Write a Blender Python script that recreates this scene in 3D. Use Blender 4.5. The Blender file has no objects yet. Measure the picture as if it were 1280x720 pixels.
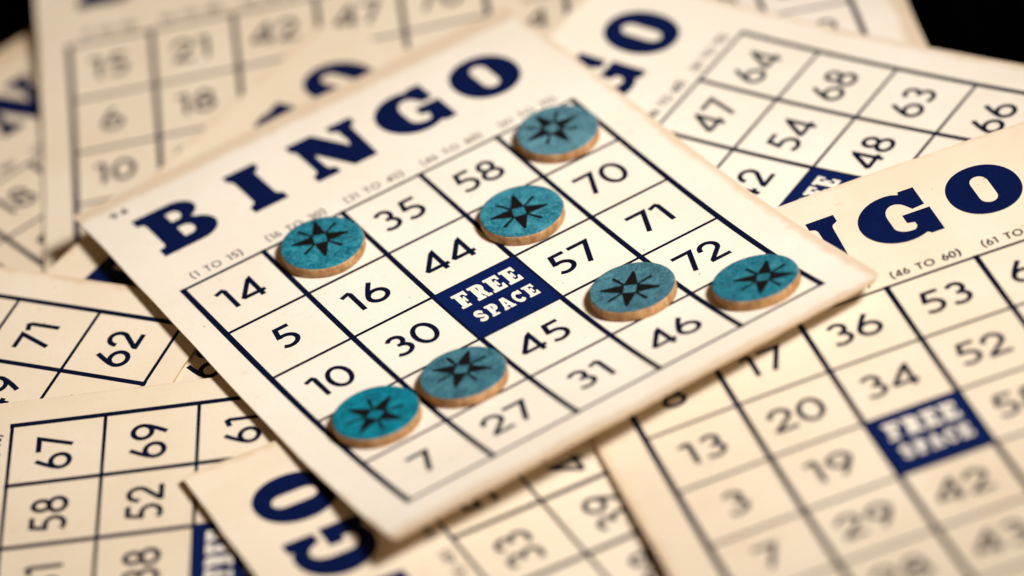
import bpy, bmesh, math, random
from mathutils import Vector, Matrix
from mathutils.geometry import tessellate_polygon
from mathutils import noise as mnoise
random.seed(7)
S = 2.4                       # one grid cell of a card is 2.4 cm; 1 unit = 1 cm
ASP = 0.99110                 # row height / column width
sc = bpy.context.scene
sc.unit_settings.scale_length = 0.01
col = sc.collection

# ------------------------------------------------------------------ materials
def new_mat(name):
    m = bpy.data.materials.new(name); m.use_nodes = True
    nt = m.node_tree; b = nt.nodes['Principled BSDF']
    return m, nt, b
def node(nt, t, **k):
    n = nt.nodes.new(t)
    for a, v in k.items():
        if a.startswith('i_'):
            n.inputs[a[2:].replace('_', ' ')].default_value = v
        else: setattr(n, a, v)
    return n
def ramp(nt, fac, stops):
    r = nt.nodes.new('ShaderNodeValToRGB'); e = r.color_ramp.elements
    e[0].position, e[0].color = stops[0][0], (*stops[0][1], 1)
    e[1].position, e[1].color = stops[-1][0], (*stops[-1][1], 1)
    for p, c in stops[1:-1]:
        x = e.new(p); x.color = (*c, 1)
    nt.links.new(fac, r.inputs[0]); return r.outputs[0]
def mix(nt, fac, a, b, mode='MIX'):
    n = nt.nodes.new('ShaderNodeMix'); n.data_type = 'RGBA'; n.blend_type = mode
    for s, v in ((n.inputs[0], fac), (n.inputs[6], a), (n.inputs[7], b)):
        if hasattr(v, 'links'): nt.links.new(v, s)
        else: s.default_value = v if isinstance(v, (int, float)) else (*v, 1)
    return n.outputs[2]
def noise(nt, co, scale, detail=3, rough=.55, dist=0):
    n = nt.nodes.new('ShaderNodeTexNoise'); n.inputs['Scale'].default_value = scale
    n.inputs['Detail'].default_value = detail; n.inputs['Roughness'].default_value = rough
    n.inputs['Distortion'].default_value = dist
    nt.links.new(co, n.inputs['Vector']); return n.outputs[0]
def objco(nt):
    tc = nt.nodes.new('ShaderNodeTexCoord'); oi = nt.nodes.new('ShaderNodeObjectInfo')
    v = nt.nodes.new('ShaderNodeVectorMath'); v.operation = 'MULTIPLY_ADD'
    c = nt.nodes.new('ShaderNodeCombineXYZ')
    for i in range(3): nt.links.new(oi.outputs['Random'], c.inputs[i])
    nt.links.new(c.outputs[0], v.inputs[0]); v.inputs[1].default_value = (41, 23, 17)
    nt.links.new(tc.outputs['Object'], v.inputs[2]); return v.outputs[0]
def bump(nt, b, h, strength, dist):
    n = nt.nodes.new('ShaderNodeBump'); n.inputs['Strength'].default_value = strength
    n.inputs['Distance'].default_value = dist
    nt.links.new(h, n.inputs['Height']); nt.links.new(n.outputs[0], b.inputs['Normal'])

def paper_mat(name, base, aged, foxing):
    m, nt, b = new_mat(name); co = objco(nt)
    big = noise(nt, co, .22, 4, .6, .4); fib = noise(nt, co, 9, 5, .7); fine = noise(nt, co, 38, 2, .6)
    c = mix(nt, ramp(nt, big, [(.35, (0,)*3), (.72, (1,)*3)]), base, aged)
    c = mix(nt, ramp(nt, fib, [(.42, (0,)*3), (.75, (.42,)*3)]), c, tuple(x*y for x, y in zip(base, (.90, .84, .74))))
    spots = noise(nt, co, 2.6, 2, .5, .6)
    c = mix(nt, ramp(nt, spots, [(.70, (0,)*3), (.80, (.5,)*3)]), c, foxing)
    speck = noise(nt, co, 6.5, 1, .4)
    c = mix(nt, ramp(nt, speck, [(.795, (0,)*3), (.83, (.8,)*3)]), c, (.22, .14, .07))
    # handling has browned the board along its rim, unevenly
    tc = nt.nodes.new('ShaderNodeTexCoord'); sp = nt.nodes.new('ShaderNodeSeparateXYZ'); nt.links.new(tc.outputs['Object'], sp.inputs[0])
    def m_(op, a, b_=None):
        n = nt.nodes.new('ShaderNodeMath'); n.operation = op
        for i, v in enumerate((a, b_)):
            if v is None: continue
            if hasattr(v, 'links'): nt.links.new(v, n.inputs[i])
            else: n.inputs[i].default_value = v
        return n.outputs[0]
    ex = m_('SUBTRACT', 2.96*S, m_('ABSOLUTE', sp.outputs[0])); ey = m_('SUBTRACT', 3.66*S, m_('ABSOLUTE', m_('SUBTRACT', sp.outputs[1], .79*S)))
    rim = m_('ADD', m_('MINIMUM', ex, ey), m_('MULTIPLY', m_('SUBTRACT', noise(nt, co, 1.4, 4), .5), .5))
    c = mix(nt, ramp(nt, rim, [(.0, (.55,)*3), (.20, (0,)*3)]), c, (.58, .39, .21))
    nt.links.new(c, b.inputs['Base Color']); b.inputs['Roughness'].default_value = .62
    b.inputs['Specular IOR Level'].default_value = .15
    h = mix(nt, .5, fib, fine); bump(nt, b, h, .6, .016)
    return m
PAPER_A = paper_mat('cream_card_paper', (.83, .755, .645), (.77, .685, .56), (.66, .50, .32))
PAPER_B = paper_mat('falloff_tan_card_paper', (.79, .68, .53), (.72, .59, .43), (.58, .42, .25))  # tanner paper: dimmer, warmer light around the centre card is put into its colour
m, nt, b = new_mat('card_edge_board'); co = objco(nt)
nt.links.new(ramp(nt, noise(nt, co, 3, 4), [(.3, (.38, .23, .11)), (.7, (.58, .41, .24))]), b.inputs['Base Color'])
b.inputs['Roughness'].default_value = .9; EDGE = m

def ink_mat(name, c1, c2, cover=.93, rough=.5):
    m, nt, b = new_mat(name); co = objco(nt)
    n = noise(nt, co, 22, 4, .7); n2 = noise(nt, co, 1.3, 3)
    c = mix(nt, n2, c1, c2)
    c = mix(nt, ramp(nt, n, [(.64, (0,)*3), (.80, (1-cover+.25,)*3)]), c, (.30, .27, .27))
    nt.links.new(c, b.inputs['Base Color']); b.inputs['Roughness'].default_value = rough
    b.inputs['Specular IOR Level'].default_value = .05
    return m
INK_TITLE = ink_mat('navy_title_ink', (.0014, .0055, .038), (.0022, .008, .055))
INK_NUM = ink_mat('blue_black_number_ink', (.0012, .0035, .015), (.002, .006, .027))
INK_BLOCK = ink_mat('navy_block_ink', (.002, .0085, .056), (.003, .0125, .08))
m, nt, b = new_mat('unprinted_lettering'); co = objco(nt)
nt.links.new(mix(nt, noise(nt, co, 8), (.82, .76, .66), (.74, .66, .54)), b.inputs['Base Color'])
b.inputs['Roughness'].default_value = .7; KNOCK = m

m, nt, b = new_mat('black_table_top'); co = objco(nt)
nt.links.new(ramp(nt, noise(nt, co, .8, 5), [(.4, (.0003, .0003, .0003)), (.8, (.0012, .001, .0009))]), b.inputs['Base Color'])
b.inputs['Roughness'].default_value = .85; b.inputs['Specular IOR Level'].default_value = .0; TABLE = m

def teal_mat():
    m, nt, b = new_mat('teal_painted_wood'); co = objco(nt)
    a = noise(nt, co, 2.6, 6, .72, .3); f = noise(nt, co, 14, 5, .75)
    st = nt.nodes.new('ShaderNodeMapping'); st.inputs['Scale'].default_value = (1.2, 12, 1); nt.links.new(co, st.inputs['Vector'])
    g = noise(nt, st.outputs[0], 2.2, 4, .7)
    c = ramp(nt, a, [(.36, (.003, .060, .095)), (.50, (.010, .125, .18)), (.64, (.05, .23, .29))])
    c = mix(nt, ramp(nt, f, [(.46, (0,)*3), (.66, (.85,)*3)]), c, (.11, .31, .36))
    c = mix(nt, ramp(nt, g, [(.55, (0,)*3), (.75, (.4,)*3)]), c, (.004, .045, .07))
    sp = noise(nt, co, 24, 2, .5)
    c = mix(nt, ramp(nt, sp, [(.70, (0,)*3), (.76, (.8,)*3)]), c, (.40, .62, .62))
    oi = nt.nodes.new('ShaderNodeObjectInfo')
    hs = nt.nodes.new('ShaderNodeHueSaturation')
    mr = node(nt, 'ShaderNodeMapRange'); nt.links.new(oi.outputs['Color'], mr.inputs[0])
    nt.links.new(c, hs.inputs['Color']); hs.inputs['Saturation'].default_value = 1.0
    # per-disc paint colour: the object's own colour channel carries its saturation
    sx = nt.nodes.new('ShaderNodeSeparateColor'); nt.links.new(oi.outputs['Color'], sx.inputs[0])
    nt.links.new(sx.outputs[0], hs.inputs['Saturation']); nt.links.new(sx.outputs[1], hs.inputs['Value'])
    nt.nodes.remove(mr)
    nt.links.new(hs.outputs[0], b.inputs['Base Color'])
    b.inputs['Roughness'].default_value = .5; b.inputs['Specular IOR Level'].default_value = .2
    bump(nt, b, mix(nt, .5, f, g), .5, .02); return m
TEAL = teal_mat()
m, nt, b = new_mat('bare_wood_rim'); co = objco(nt)
st = nt.nodes.new('ShaderNodeMapping'); st.inputs['Scale'].default_value = (2.6, 2.6, 1.4); nt.links.new(co, st.inputs['Vector'])
c = ramp(nt, noise(nt, st.outputs[0], 1.6, 6, .7), [(.28, (.20, .085, .025)), (.5, (.42, .215, .08)), (.72, (.62, .38, .18))])
c = mix(nt, ramp(nt, noise(nt, co, 7, 3), [(.66, (0,)*3), (.73, (.8,)*3)]), c, (.08, .035, .012))
nt.links.new(c, b.inputs['Base Color']); b.inputs['Roughness'].default_value = .7
bump(nt, b, noise(nt, st.outputs[0], 4, 4), .5, .03); WOOD = m
m, nt, b = new_mat('burnt_star_mark'); co = objco(nt)
nt.links.new(ramp(nt, noise(nt, co, 12, 4), [(.35, (.001, .001, .0009)), (.75, (.006, .0045, .004))]), b.inputs['Base Color'])
b.inputs['Roughness'].default_value = .75; b.inputs['Specular IOR Level'].default_value = .15; BURNT = m

# ------------------------------------------------------------------ 2-D shapes (x right, y DOWN, in cells)
def arc(cx, cy, rx, ry, a0, a1, n=14):
    return [(cx+rx*math.cos(math.radians(a0+(a1-a0)*i/n)), cy+ry*math.sin(math.radians(a0+(a1-a0)*i/n))) for i in range(n+1)]
def strip(pts, w, closed=False):
    """quads following a centre line; returns (verts, faces)"""
    V, F = [], []; n = len(pts)
    for i in range(n):
        a = Vector(pts[(i-1) % n] if closed or i else pts[0]); p = Vector(pts[i]); c = Vector(pts[(i+1) % n] if closed or i < n-1 else pts[-1])
        d1, d2 = (p-a), (c-p)
        if d1.length < 1e-9: d1 = d2
        if d2.length < 1e-9: d2 = d1
        d1, d2 = d1.normalized(), d2.normalized()
        n1, n2 = Vector((-d1.y, d1.x)), Vector((-d2.y, d2.x))
        m_ = n1+n2
        if m_.length < 1e-6: m_ = n1
        m_.normalize(); k = min(1/max(m_.dot(n1), .2), 2.2)
        V += [tuple(p+m_*k*w/2), tuple(p-m_*k*w/2)]
    for i in range(n if closed else n-1):
        j = (i+1) % n; F.append((2*i, 2*i+1, 2*j+1, 2*j))
    return V, F
W = .057
DIG = {   # stroke font of plain round numerals, cell height .385; (advance, strokes)
 '0': (.285, [(arc(.14, .1925, .115, .17, 0, 360, 30)[:-1], 1)]),
 '1': (.175, [([(.005, .052), (.095, .022), (.115, .05), (.115, .385)], 0)]),
 '2': (.27, [([(.025, .135)]+arc(.125, .122, .098, .10, 185, 395, 14)+[(.035, .35)], 0), ([(.012, .362), (.255, .362)], 0)]),
 '3': (.26, [(arc(.115, .105, .082, .083, 205, 440, 14), 0), (arc(.112, .272, .105, .092, -95, 140, 14), 0)]),
 '4': (.30, [([(.222, .385), (.222, .03), (.205, .04), (.03, .285), (.04, .30), (.285, .30)], 0)]),
 '5': (.27, [([(.245, .022), (.09, .022), (.062, .165)]+arc(.118, .262, .112, .10, -110, 135, 16), 0)]),
 '6': (.28, [([(.165, .0), (.10, .10), (.042, .205)], 0), (arc(.138, .262, .108, .10, 0, 360, 24)[:-1], 1)]),
 '7': (.255, [([(.0, .022), (.225, .022), (.085, .385)], 0)]),
 '8': (.27, [(arc(.13, .108, .08, .085, 0, 360, 22)[:-1], 1), (arc(.13, .278, .105, .088, 0, 360, 24)[:-1], 1)]),
 '9': (.28, [([(.115, .385), (.18, .285), (.238, .18)], 0), (arc(.142, .123, .108, .10, 0, 360, 24)[:-1], 1)]),
 '(': (.20, [(arc(.24, .2, .17, .27, 245, 115, 10), 0)]),
 ')': (.20, [(arc(-.04, .2, .17, .27, -65, 65, 10), 0)]),
 'T': (.34, [([(0, .03), (.30, .03)], 0), ([(.15, .03), (.15, .385)], 0)]),
 'O': (.46, [(arc(.2, .2, .19, .17, 0, 360, 24)[:-1], 1)]),
 ' ': (.22, []),
}
def text2d(s, x, y, scale=1., gap=.03, w=W, anchor='c', xs=1.):
    tot = sum(DIG[c][0] for c in s)+gap*(len(s)-1)
    px = -tot/2 if anchor == 'c' else 0
    out = []
    for c in s:
        for pts, cl in DIG[c][1]:
            V, F = strip([((px+a)*scale*xs, b_*scale) for a, b_ in pts], w*(1 if scale == 1 else 1), bool(cl))
            out.append(([(x+a, y+b_) for a, b_ in V], F))
        px += DIG[c][0]+gap
    return out
def fill(outer, holes=()):
    loops = [[Vector((x, y, 0)) for x, y in l] for l in [outer]+list(holes)]
    tris = tessellate_polygon(loops); V = [tuple(v[:2]) for l in loops for v in l]
    return V, [tuple(t) for t in tris]
def xf(shape, ox, oy, sx, sy):
    V, F = shape; return [(ox+a*sx, oy+b_*sy) for a, b_ in V], F

# slab-serif title letters, in card coordinates (top -1.49, bottom -.62)
T0, T1 = -1.49, -.62
def B_shape():
    t, b_ = T0, T1
    o = [(.15, t), (.55, t)]+arc(.60, t+.205, .245, .205, -90, 62, 12)+arc(.62, b_-.235, .275, .235, -62, 90, 14)+[(.14, b_), (.14, b_-.15), (.215, b_-.165), (.235, b_-.20), (.235, t+.20), (.215, t+.165), (.15, t+.15)]
    h1 = [(.49, t+.17), (.56, t+.165)]+arc(.565, t+.255, .075, .09, -80, 80, 8)+[(.49, t+.345)]
    h2 = [(.485, b_-.385)]+arc(.565, b_-.285, .085, .10, -85, 85, 8)+[(.485, b_-.185)]
    return fill(o, [h1, h2])
def I_shape():
    t, b_ = T0, T1
    return fill([(1.31, t), (1.715, t), (1.715, t+.125), (1.65, t+.165), (1.635, t+.20), (1.635, b_-.20), (1.65, b_-.165), (1.70, b_-.125), (1.70, b_), (1.275, b_), (1.275, b_-.125), (1.345, b_-.165), (1.36, b_-.20), (1.36, t+.20), (1.345, t+.165), (1.31, t+.125)])
def N_shape():
    t, b_ = T0, T1
    return fill([(2.12, t), (2.455, t), (2.70, t+.50), (2.725, t+.42), (2.725, t+.20), (2.71, t+.155), (2.65, t+.125), (2.65, t), (2.965, t), (2.965, t+.125), (2.90, t+.17), (2.885, t+.21), (2.855, b_), (2.56, b_), (2.31, b_-.48), (2.295, b_-.42), (2.295, b_-.20), (2.31, b_-.155), (2.375, b_-.125), (2.375, b_), (2.085, b_), (2.085, b_-.125), (2.15, b_-.16), (2.165, b_-.20), (2.165, t+.21), (2.15, t+.165), (2.12, t+.15)])
def G_shape():
    d = T0+1.475
    o = [(3.69, -1.425), (3.70, -1.475), (3.875, -1.475), (3.875, -1.135), (3.735, -1.115)]+arc(3.575, -1.10, .135, .19, -35, -180, 9)+arc(3.60, -.90, .16, .135, 180, 75, 8)+[(3.675, -.82), (3.675, -.885), (3.595, -.91), (3.595, -1.06), (3.905, -1.06), (3.905, -.615), (3.76, -.615), (3.742, -.645)]+arc(3.53, -1.04, .415, .435, 62, 282, 26)
    return fill([(x, y+d) for x, y in o])
def O_shape():
    o = [(4.515+.40*math.copysign(abs(math.cos(a))**.96, math.cos(a)), -1.055+.445*math.copysign(abs(math.sin(a))**.96, math.sin(a))) for a in [2*math.pi*i/44 for i in range(44)]]
    h = arc(4.515, -1.19, .098, .115, 180, 360, 10)+arc(4.515, -.92, .098, .115, 0, 180, 10)
    return fill(o, [h])
TITLE = [B_shape(), I_shape(), N_shape(), G_shape(), O_shape()]

EL = [(0, 0), (.98, 0), (.98, .34), (.84, .34), (.74, .18), (.52, .18), (.52, .41), (.60, .41), (.60, .32), (.73, .32), (.73, .69), (.60, .69), (.60, .59), (.52, .59), (.52, .82), (.76, .82), (.86, .64), (1, .64), (1, 1), (0, 1), (0, .84), (.13, .84), (.13, .16), (0, .16)]
FL = [(0, 0), (.98, 0), (.98, .34), (.84, .34), (.74, .18), (.52, .18), (.52, .41), (.60, .41), (.60, .32), (.73, .32), (.73, .69), (.60, .69), (.60, .59), (.52, .59), (.52, .84), (.68, .84), (.68, 1), (0, 1), (0, .84), (.13, .84), (.13, .16), (0, .16)]
SL = {'E': fill(EL), 'F': fill(FL),
 'P': fill([(0, 0)]+arc(.62, .31, .36, .31, -90, 90, 8)+[(.52, .62), (.52, .84), (.70, .84), (.70, 1), (0, 1), (0, .84), (.13, .84), (.13, .16), (0, .16)], [[(.50, .17), (.58, .18), (.60, .31), (.58, .44), (.50, .45)]]),
 'R': fill([(0, 0)]+arc(.60, .28, .36, .28, -90, 50, 8)+[(.92, .84), (1.06, .84), (1.06, 1), (.72, 1), (.52, .62), (.50, .62), (.50, .84), (.60, .84), (.60, 1), (0, 1), (0, .84), (.13, .84), (.13, .16), (0, .16)], [[(.50, .17), (.57, .18), (.59, .28), (.57, .40), (.50, .41)]]),
 'A': fill([(.30, 0), (.72, 0), (.96, .84), (1.06, .84), (1.06, 1), (.54, 1), (.54, .84), (.64, .84), (.61, .74), (.37, .74), (.34, .84), (.43, .84), (.43, 1), (-.04, 1), (-.04, .84), (.07, .84)], [[(.50, .30), (.57, .58), (.42, .58)]]),
 'C': strip(arc(.54, .5, .37, .37, -38, -322, 16), .27),
 'S': strip([(.86, .30)]+arc(.5, .30, .30, .18, -20, -200, 8)+[(.5, .50)]+arc(.5, .70, .32, .18, -40, 165, 8), .25)}
CSERIF = ([(.80, 0), (.98, 0), (.98, .38), (.84, .38)], [(0, 1, 2, 3)])
FREE = []
for i, ch in enumerate('FREE'): FREE.append(xf(SL[ch], 2.125+i*.198, 2.135, .165, .285))
for i, ch in enumerate('SPACE'):
    FREE.append(xf(SL[ch], 2.14+i*.155, 2.545, .125, .225))
    if ch == 'C': FREE.append(xf(CSERIF, 2.14+i*.155, 2.545, .125, .225))

# ------------------------------------------------------------------ card surface
def loc(u, v, cv, lift=0.):
    U, V = u-2.5, -(v-2.5)*ASP
    z = cv[0]*V*V+cv[1]*V**3+cv[2]*U*V+cv[3]*U*U
    nx = -(cv[2]*V+2*cv[3]*U); ny = -(2*cv[0]*V+3*cv[1]*V*V+cv[2]*U)
    return Vector((U+nx*lift, V+ny*lift, z+lift))*S
def card_matrix(p):
    x, y, z, t, tx, ty = p[:6]
    R = Matrix.Rotation(ty, 4, 'Y') @ Matrix.Rotation(tx, 4, 'X') @ Matrix.Rotation(t, 4, 'Z')
    return Matrix.Translation(Vector((x, y, z))*S) @ R
def cut_grid(bm, x0, x1, y0, y1, step):
    x = math.floor(x0/step)*step
    while x < x1:
        if x > x0: bmesh.ops.bisect_plane(bm, geom=bm.verts[:]+bm.edges[:]+bm.faces[:], plane_co=(x, 0, 0), plane_no=(1, 0, 0), dist=1e-6)
        x += step
    y = math.floor(y0/step)*step
    while y < y1:
        if y > y0: bmesh.ops.bisect_plane(bm, geom=bm.verts[:]+bm.edges[:]+bm.faces[:], plane_co=(0, y, 0), plane_no=(0, 1, 0), dist=1e-6)
        y += step
def link(o, parent=None):
    col.objects.link(o)
    if parent: o.parent = parent
    return o
def ink_obj(name, shapes, cv, mat, parent, lift=.0028, grid=None, dl=.00035, offs=(0, 0)):
    me = bpy.data.meshes.new(name); out = bmesh.new()
    for k, (V, F) in enumerate(shapes):
        bm = bmesh.new(); vs = [bm.verts.new((a+offs[0], b_+offs[1], 0)) for a, b_ in V]
        for f in F:
            try: bm.faces.new([vs[i] for i in f])
            except ValueError: pass
        if grid:
            xs = [v.co.x for v in bm.verts]; ys = [v.co.y for v in bm.verts]
            cut_grid(bm, min(xs), max(xs), min(ys), max(ys), grid)
        for v in bm.verts: v.co = loc(v.co.x, v.co.y, cv, lift+k*dl)
        for f in bm.faces:
            f.normal_update()
            if f.normal.z < 0: f.normal_flip()
        t = bpy.data.meshes.new('t'); bm.to_mesh(t); bm.free(); out.from_mesh(t); bpy.data.meshes.remove(t)
    out.to_mesh(me); out.free(); me.materials.append(mat)
    for p in me.polygons: p.use_smooth = True
    return link(bpy.data.objects.new(name, me), parent)

def rounded(corners, r, rnd):
    out = []; n = len(corners)
    for i in range(n):
        p = Vector(corners[i]); a = Vector(corners[i-1]); c = Vector(corners[(i+1) % n])
        da, dc = (a-p).normalized(), (c-p).normalized(); rr = r*rnd.uniform(.7, 1.4)
        for k in range(6):
            t = k/5; q = (p+da*rr)*(1-t)**2+p*2*t*(1-t)+(p+dc*rr)*t*t; out.append(tuple(q))
        # slightly uneven edge
        L = (c-p).length; m_ = int(L/.35)
        nrm = Vector((-(c-p).y, (c-p).x)).normalized()
        for k in range(1, m_):
            q = p+(c-p)*(k/m_); out.append(tuple(q+nrm*rnd.uniform(-.006, .006)))
    return out
THICK = .026
def card_mesh(corners, cv, paper, seed, r=.05):
    rnd = random.Random(seed)
    V, F = fill(rounded(corners, r, rnd)); bm = bmesh.new()
    vs = [bm.verts.new((a, b_, 0)) for a, b_ in V]
    for f in F:
        try: bm.faces.new([vs[i] for i in f])
        except ValueError: pass
    bmesh.ops.remove_doubles(bm, verts=bm.verts, dist=1e-6)
    cut_grid(bm, -.6, 5.7, -2.4, 5.7, .2)
    uv = {v.index: (v.co.x, v.co.y) for v in bm.verts}
    bm.verts.index_update(); bm.verts.ensure_lookup_table()
    P = [(v.co.x, v.co.y) for v in bm.verts]
    E = [[v.index for v in f.verts] for f in bm.faces]
    bd = [tuple(v.index for v in e.verts) for e in bm.edges if len(e.link_faces) == 1]
    bm.free()
    n = len(P); C = bmesh.new()
    top = [C.verts.new(loc(a, b_, cv)) for a, b_ in P]; bot = [C.verts.new(loc(a, b_, cv, -THICK)) for a, b_ in P]
    for f in E:
        g = C.faces.new([top[i] for i in f]); g.normal_update()
        if g.normal.z < 0: g.normal_flip()
        h = C.faces.new([bot[i] for i in f]); h.normal_update()
        if h.normal.z > 0: h.normal_flip()
    # the cut edge keeps its own vertices so the flat faces stay flat-shaded up to the rim
    for i, j in bd:
        g = C.faces.new([C.verts.new(top[i].co), C.verts.new(top[j].co), C.verts.new(bot[j].co), C.verts.new(bot[i].co)]); g.material_index = 1
    me = bpy.data.meshes.new('bingo_card'); C.to_mesh(me); C.free()
    me.materials.append(paper); me.materials.append(EDGE)
    for p in me.polygons: p.use_smooth = p.material_index == 0
    return me

RANGES = ['(1 TO 15)', '(16 TO 30)', '(31 TO 45)', '(46 TO 60)', '(61 TO 75)']
def make_card(p, label, numbers, corners, paper, seed, serial=None, title_dv=0., ink=INK_NUM, group='bingo cards strewn over the table', tdu=0.):
    cv = p[6:10]
    o = link(bpy.data.objects.new('bingo_card', card_mesh(corners, cv, paper, seed)))
    o.matrix_world = card_matrix(p)
    o['label'] = label; o['category'] = 'bingo card'; o['group'] = group
    for i in range(5):
        ink_obj('title_letter', [TITLE[i]], cv, INK_TITLE, o, grid=.2, offs=(tdu, title_dv))
        ink_obj('range_caption', text2d(RANGES[i], i+.5, -.22, .30, .05, .014 if seed == 1 else .019, xs=.82), cv, ink, o)
    sh = []
    for k in range(6):
        hw = .034 if k in (0, 5) else .031
        sh.append(([(k-hw, -.026), (k+hw, -.026), (k+hw, 5.026), (k-hw, 5.026)], [(0, 1, 2, 3)]))
    for k in range(6):
        hw = .0195
        sh.append(([(-.02, k-hw), (5.02, k-hw), (5.02, k+hw), (-.02, k+hw)], [(0, 1, 2, 3)]))
    ink_obj('grid_lines', sh, cv, ink, o, grid=.2, dl=.0001)
    fs = ink_obj('free_space_square', [([(2, 2), (3, 2), (3, 3), (2, 3)], [(0, 1, 2, 3)])], cv, INK_BLOCK, o, lift=.0046, grid=.2)
    ink_obj('free_space_lettering', FREE, cv, KNOCK, fs, lift=.0066, grid=.2, dl=.0001)
    for c in range(5):
        for r in range(5):
            n = numbers[c][r]
            if n is None: continue
            ink_obj('number', text2d(str(n), c+.47, r+.285), cv, ink, o, lift=.0028)
    if serial: ink_obj('serial_number', text2d(serial, .12, -1.86, .30, .12, .022), cv, ink, o)
    return o

STD = [(-.42, -1.95), (5.49, -1.97), (5.50, 5.40), (-.44, 5.40)]
POSE = {
 'A': [-0.17164, -0.59433, 0.34633, 0.42047, 7e-05, -0.0004, 0.02133, -0.00382, -0.00103, -0.00029],
 'B': [3.54103, 0.20906, 0.05848, 0.89178, 0.00311, 0.00216, 0.01185, 0.0007, 0.00194, -0.00393],
 'C': [1.96435, 5.67013, -0.02079, 0.03847, -0.01042, -0.00084, -0.00739, 0.00179, 0.00456, -0.01244],
 'D': [-1.05129, 7.21491, -0.08046, -0.06329, -0.00889, -0.03491, 0.00033, 2e-05, 1e-05, -4e-05],
 'E': [-2.13915, 3.95247, -0.08188, -0.03573, 0.03874, -0.0207, 0.01921, 0.00156, -0.00317, 0.00228],
 'F': [-0.06222, 0.72714, 0.06163, 0.86502, 0.00517, 0.02645, -0.00089, 0.0007, -0.00294, -0.00207],
 'G': [-3.43564, 2.78505, -0.17478, 0.55169, 0.01556, -0.01138, 0.00358, 0.00049, 0.00054, 0.00012],
 'H': [-6.90475, -0.7255, 0.32699, 1.06533, 0.04655, 0.02912, -0.00149, 0.00015, 0.00055, 0.00062],
 'I': [-3.19531, -3.70621, 0.20966, 1.47318, 0.01135, 0.0346, 0.00064, 0.00037, 0.00027, 0.00011],
 'J': [1.40209, -3.83556, 0.10328, 1.90736, 0.00632, 0.02917, 0.00147, 0.0006, 0.00016, -3e-05],
 'L': [3.7001, -4.37968, 0.37393, 0.17243, -0.04225, -0.03051, 0.0124, -0.00102, 0.0028, -0.0055],
 'K': [-4.12787, -2.15386, 0.12989, 1.12863, 0.03357, 0.01165, 0.00011, 0.00029, 0.00025, -0.00022],
}
PA = POSE['A']
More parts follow.
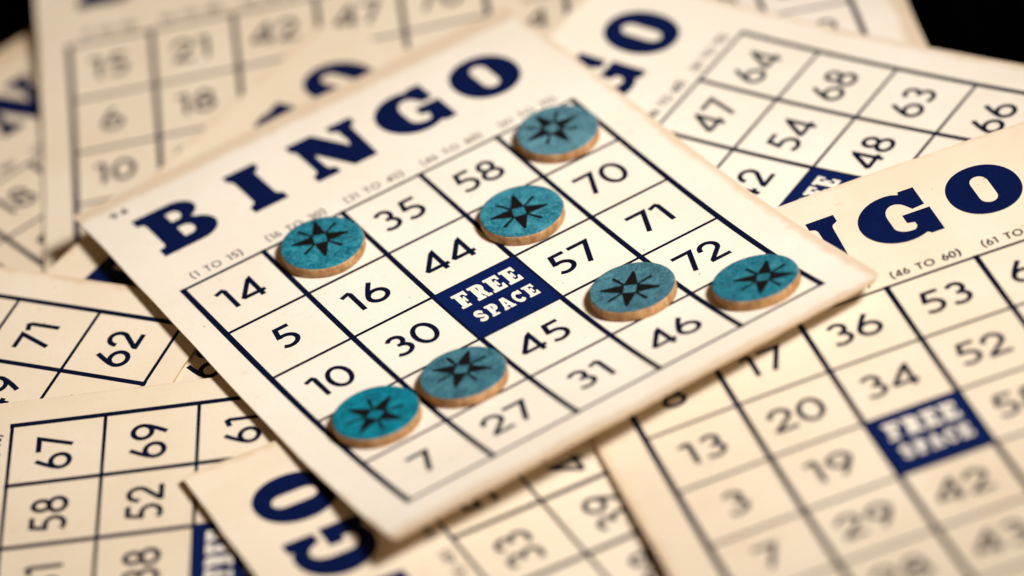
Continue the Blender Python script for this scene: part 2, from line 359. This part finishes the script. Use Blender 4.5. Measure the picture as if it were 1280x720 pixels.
card_defs = [
 (PA, 'topmost bingo card in the centre, facing up under the seven teal discs',
  [[14, 5, 10, 3, 7], [21, 16, 30, 19, 27], [35, 44, None, 45, 31], [58, 50, 57, 52, 46], [66, 70, 71, 72, 64]],
  [(-.29, -2.17), (5.46, -2.245), (5.52, 4.8), (5.50, 5.30), (5.36, 5.44), (2.5, 5.50), (-.46, 5.53)], PAPER_A, 1, '94', -.06),
 (POSE['B'],
  'upper right bingo card whose right column reads 64, 68, 63 down its border',
  [[9, 2, 12, 4, 15], [18, 25, 22, 29, 16], [39, 42, None, 34, 40], [47, 54, 48, 59, 51], [64, 68, 63, 66, 75]],
  [(-.42, -1.98), (5.46, -2.0), (5.53, 5.40), (-.44, 5.40)], PAPER_A, 2, None, 0.),
 (POSE['C'],
  'blurred bingo card at the top edge beside the black upper right corner of the table',
  [[11, 5, 8, 14, 2], [20, 27, 16, 23, 30], [31, 38, None, 45, 33], [52, 49, 60, 56, 47], [70, 66, 74, 68, 62]],
  [(-.42, -1.95), (5.60, -1.97), (5.62, 5.40), (-.44, 5.40)], PAPER_A, 3, None, 0.),
 (POSE['D'],
  'blurred bingo card showing only as a small wedge at the top edge',
  [[1, 7, 12, 9, 14], [17, 24, 29, 21, 26], [36, 41, None, 32, 44], [50, 46, 55, 58, 53], [61, 73, 69, 75, 64]],
  STD, PAPER_B, 4, None, 0.),
 (POSE['E'],
  'blurred upright bingo card at upper left with 15, 6 and 10 in its first column',
  [[15, 6, 10, 3, 8], [21, 18, 26, 30, 24], [42, 33, None, 40, 37], [47, 55, 51, 60, 49], [70, 65, 72, 61, 68]],
  [(-.37, -1.95), (5.42, -1.97), (5.42, 5.40), (-.37, 5.40)], PAPER_B, 5, None, 0.),
 (POSE['F'],
  'bingo card mostly hidden behind the topmost card, its blue O peeking out above N',
  [[6, 13, 2, 9, 11], [28, 19, 23, 17, 25], [34, 43, None, 38, 31], [56, 48, 53, 60, 50], [74, 63, 67, 70, 62]],
  [(-.42, -1.97), (5.42, -1.99), (5.42, 5.40), (-.44, 5.40)], PAPER_B, 6, None, 0.),
 (POSE['G'],
  'bingo card cut off by the left edge, with a blurred letter N above number 18',
  [[4, 12, 7, 1, 10], [18, 27, 22, 16, 29], [40, 35, None, 44, 32], [59, 46, 54, 51, 57], [75, 69, 62, 71, 66]],
  [(-.42, -2.17), (5.42, -2.19), (5.42, 5.40), (-.44, 5.40)], PAPER_B, 7, None, -.05),
 (POSE['H'],
  'bingo card at the left edge with sideways 71 and 62 along its border',
  [[8, 3, 14, 11, 5], [30, 21, 26, 18, 24], [37, 45, None, 33, 41], [52, 60, 47, 49, 56], [65, 73, 68, 71, 62]],
  [(-.42, -1.95), (5.46, -1.97), (5.47, 5.30), (-.44, 5.30)], PAPER_B, 8, None, 0.),
 (POSE['I'],
  'lower left bingo card turned sideways with 67, 69 and 61 in its top row',
  [[12, 1, 6, 15, 9], [23, 29, 17, 20, 27], [31, 38, None, 35, 42], [58, 52, 46, 55, 50], [67, 69, 61, 74, 70]],
  [(-.42, -1.95), (5.41, -1.97), (5.41, 5.40), (-.44, 5.40)], PAPER_B, 9, None, 0.),
 (POSE['J'],
  'bingo card at the bottom edge with large blue letters O and G turned sideways',
  [[2, 10, 7, 13, 5], [16, 28, 21, 25, 19], [33, 39, None, 44, 36], [51, 47, 59, 53, 48], [71, 64, 75, 68, 63]],
  [(-.42, -1.90), (5.48, -1.90), (5.49, 5.40), (-.44, 5.40)], PAPER_B, 10, None, 0.),
 (POSE['L'],
  'lower right bingo card with 53, 36 and 20 and its whole free space square showing',
  [[8, 13, 3, 7, 11], [17, 20, 19, 29, 28], [36, 34, None, 42, 43], [53, 52, 58, 49, 60], [62, 75, 66, 70, 73]],
  [(-.465, -1.94), (5.49, -1.97), (5.50, 5.40), (-.475, 5.40)], PAPER_B, 11, None, 0.),
]
card_defs.append((POSE['K'], 'bingo card peeking out left of the topmost card, only one digit 6 in view',
  [[10, 4, 15, 7, 1], [22, 17, 25, 30, 20], [44, 32, None, 39, 36], [55, 48, 50, 57, 60], [72, 66, 62, 69, 74]],
  STD, PAPER_B, 12, None, 0.))
cards = [make_card(*d) for d in card_defs]

# ------------------------------------------------------------------ wooden discs on the topmost card
R_, H_ = .462, .120
def lathe_disc(name, prof, mat, parent, seed, seg=96, wob=.0):
    bm = bmesh.new(); rings = []; off = Vector((seed*3.7, seed*1.3, 0))
    for r, z in prof:
        ring = []
        for i in range(seg):
            a = 2*math.pi*i/seg
            k = 1+wob*mnoise.noise(Vector((math.cos(a)*1.6, math.sin(a)*1.6, 0))+off)+wob*.35*mnoise.noise(Vector((math.cos(a)*9, math.sin(a)*9, z*6))+off)
            ring.append(bm.verts.new((r*k*math.cos(a)*S, r*k*math.sin(a)*S, z*S)))
        rings.append(ring)
    for a, b_ in zip(rings, rings[1:]):
        for i in range(seg): bm.faces.new([a[i], a[(i+1) % seg], b_[(i+1) % seg], b_[i]])
    bm.faces.new(list(reversed(rings[0]))); bm.faces.new(rings[-1])
    me = bpy.data.meshes.new(name); bm.to_mesh(me); bm.free(); me.materials.append(mat)
    for p in me.polygons: p.use_smooth = len(p.vertices) == 4
    return link(bpy.data.objects.new(name, me), parent)
def star_mesh():
    bm = bmesh.new(); q = .068
    def poly(pts, z):
        f = bm.faces.new([bm.verts.new((x*S, y*S, z*S)) for x, y in pts]); f.normal_update()
        if f.normal.z < 0: f.normal_flip()
    for k in range(4):
        a = math.radians(90*k); c, s = math.cos(a), math.sin(a)
        r = lambda x, y: (x*c-y*s, x*s+y*c)
        # long tapering arm from one side of the little centre square
        poly([r(q, -q), r(q+.02, -q-.006), r(.20, -.046), r(.315, -.014), r(.325, 0), r(.315, .014), r(.20, .046), r(q+.02, q+.006), r(q, q)], .0)
        a = math.radians(90*k+45); c, s = math.cos(a), math.sin(a)
        poly([r(q*1.38, -.013), r(.29, -.021), r(.30, 0), r(.29, .021), r(q*1.38, .013)], .0006)
    me = bpy.data.meshes.new('star_mark'); bm.to_mesh(me); bm.free(); me.materials.append(BURNT); return me
STAR = star_mesh()
MA = card_matrix(PA)
chips = [
 (1.500, .478, 71, 'teal disc on the top row beside 35, nearest to the letter I', 1.12, 1.0),
 (4.500, .523, 2, 'blurry teal disc in the top right cell of the card, above 70', .80, 1.02),
 (3.425, 1.512, 71, 'teal disc between 58 and 70, above 57', 1.05, 1.05),
 (3.556, 3.576, 51, 'greyish teal disc below 57 and left of 72, with a worn rim', .88, .84),
 (4.530, 4.480, 51, 'teal disc in the bottom right cell near the card corner, below 72', 1.10, .88),
 (1.485, 3.555, 47, 'teal disc below 30, right neighbour of the disc by 10', .92, .82),
 (.478, 3.475, 31, 'saturated teal disc below 10 and above 7 at the left border of the card', 1.30, .98),
]
for i, (u, v, ang, lab, sat, val) in enumerate(chips):
    root = bpy.data.objects.new('bingo_marker_disc', None); link(root); root.empty_display_size = .5
    cv = PA[6:10]; e = .05
    c = loc(u, v, cv, .0045); tx = (loc(u+e, v, cv)-loc(u-e, v, cv)).normalized(); ty = (loc(u, v-e, cv)-loc(u, v+e, cv)).normalized()
    n = tx.cross(ty).normalized(); ty = n.cross(tx)
    M = Matrix((tx, ty, n)).transposed().to_4x4(); M.translation = c
    root.matrix_world = MA @ M
    root['label'] = lab; root['category'] = 'bingo marker'; root['group'] = 'teal wooden marker discs on the topmost card'
    lathe_disc('wooden_disc', [(R_-.012, 0), (R_-.003, .006), (R_, .018), (R_, H_*.5), (R_+.001, H_-.016), (R_-.003, H_-.006), (R_-.012, H_-.001)], WOOD, root, i+1, wob=.012)
    f = lathe_disc('painted_face', [(R_-.009, H_-.004), (R_-.007, H_+.001), (R_-.015, H_+.004), (R_-.05, H_+.005)], TEAL, root, i+1, wob=.012)
    f.color = (sat, val, 1, 1)
    s = bpy.data.objects.new('star_mark', STAR); link(s, root); s.location = (0, 0, (H_+.0065)*S); s.rotation_euler = (0, 0, math.radians(ang))
    off = [(.02, -.075), (-.03, -.06), (-.03, .0), (-.035, .015), (.06, .07), (.02, -.06), (-.02, .03)][i]
    s.location.x = off[0]*S; s.location.y = -off[1]*S

# ------------------------------------------------------------------ table
bm = bmesh.new(); bmesh.ops.create_grid(bm, x_segments=2, y_segments=2, size=90)
me = bpy.data.meshes.new('table_top'); bm.to_mesh(me); bm.free(); me.materials.append(TABLE)
t = link(bpy.data.objects.new('table_top', me)); t.location = (0, 0, -.27*S)
t['kind'] = 'structure'

# ------------------------------------------------------------------ light
w = bpy.data.worlds.new('World'); sc.world = w; w.use_nodes = True
bg = w.node_tree.nodes['Background']; bg.inputs[0].default_value = (1, .55, .25, 1); bg.inputs[1].default_value = .12
def lamp(name, kind, loc_, target, energy, color, **k):
    l = bpy.data.lights.new(name, kind); l.energy = energy; l.color = color
    for a, v_ in k.items(): setattr(l, a, v_)
    o = link(bpy.data.objects.new(name, l)); o.location = loc_
    o.rotation_euler = (Vector(target)-Vector(loc_)).to_track_quat('-Z', 'Y').to_euler(); return o
lamp('key_lamp', 'SPOT', (54, -34, 80), (-1.2, 1.2, 0), 720000, (1, .98, .955), spot_size=math.radians(33.5), spot_blend=1.0, shadow_soft_size=12)

# ------------------------------------------------------------------ camera
f_px, phi, rho, d = 5306.9588812, 0.9453309, -0.2134104, 45.4311572
d *= S
C_ = Vector((0, -math.sin(phi), math.cos(phi)))*d
fw = Vector((0, math.sin(phi), -math.cos(phi))); rt = Vector((1, 0, 0)); up = rt.cross(fw)
r2 = rt*math.cos(rho)+up*math.sin(rho); u2 = -rt*math.sin(rho)+up*math.cos(rho)
cam = bpy.data.cameras.new('camera'); co_ = link(bpy.data.objects.new('camera', cam))
M = Matrix((r2, u2, -fw)).transposed().to_4x4(); M.translation = C_; co_.matrix_world = M
cam.sensor_width = 36; cam.lens = f_px/1280*36; cam.clip_start = 1; cam.clip_end = 2000
cam.dof.use_dof = True
fp = MA @ loc(2.9, 2.5, PA[6:10]); cam.dof.focus_distance = (fp-C_).dot(fw)
cam.dof.aperture_fstop = .042; cam.dof.aperture_blades = 0
sc.camera = co_
sc.view_settings.view_transform = 'Standard'; sc.view_settings.look = 'None'
sc.view_settings.exposure = 0; sc.view_settings.gamma = 1
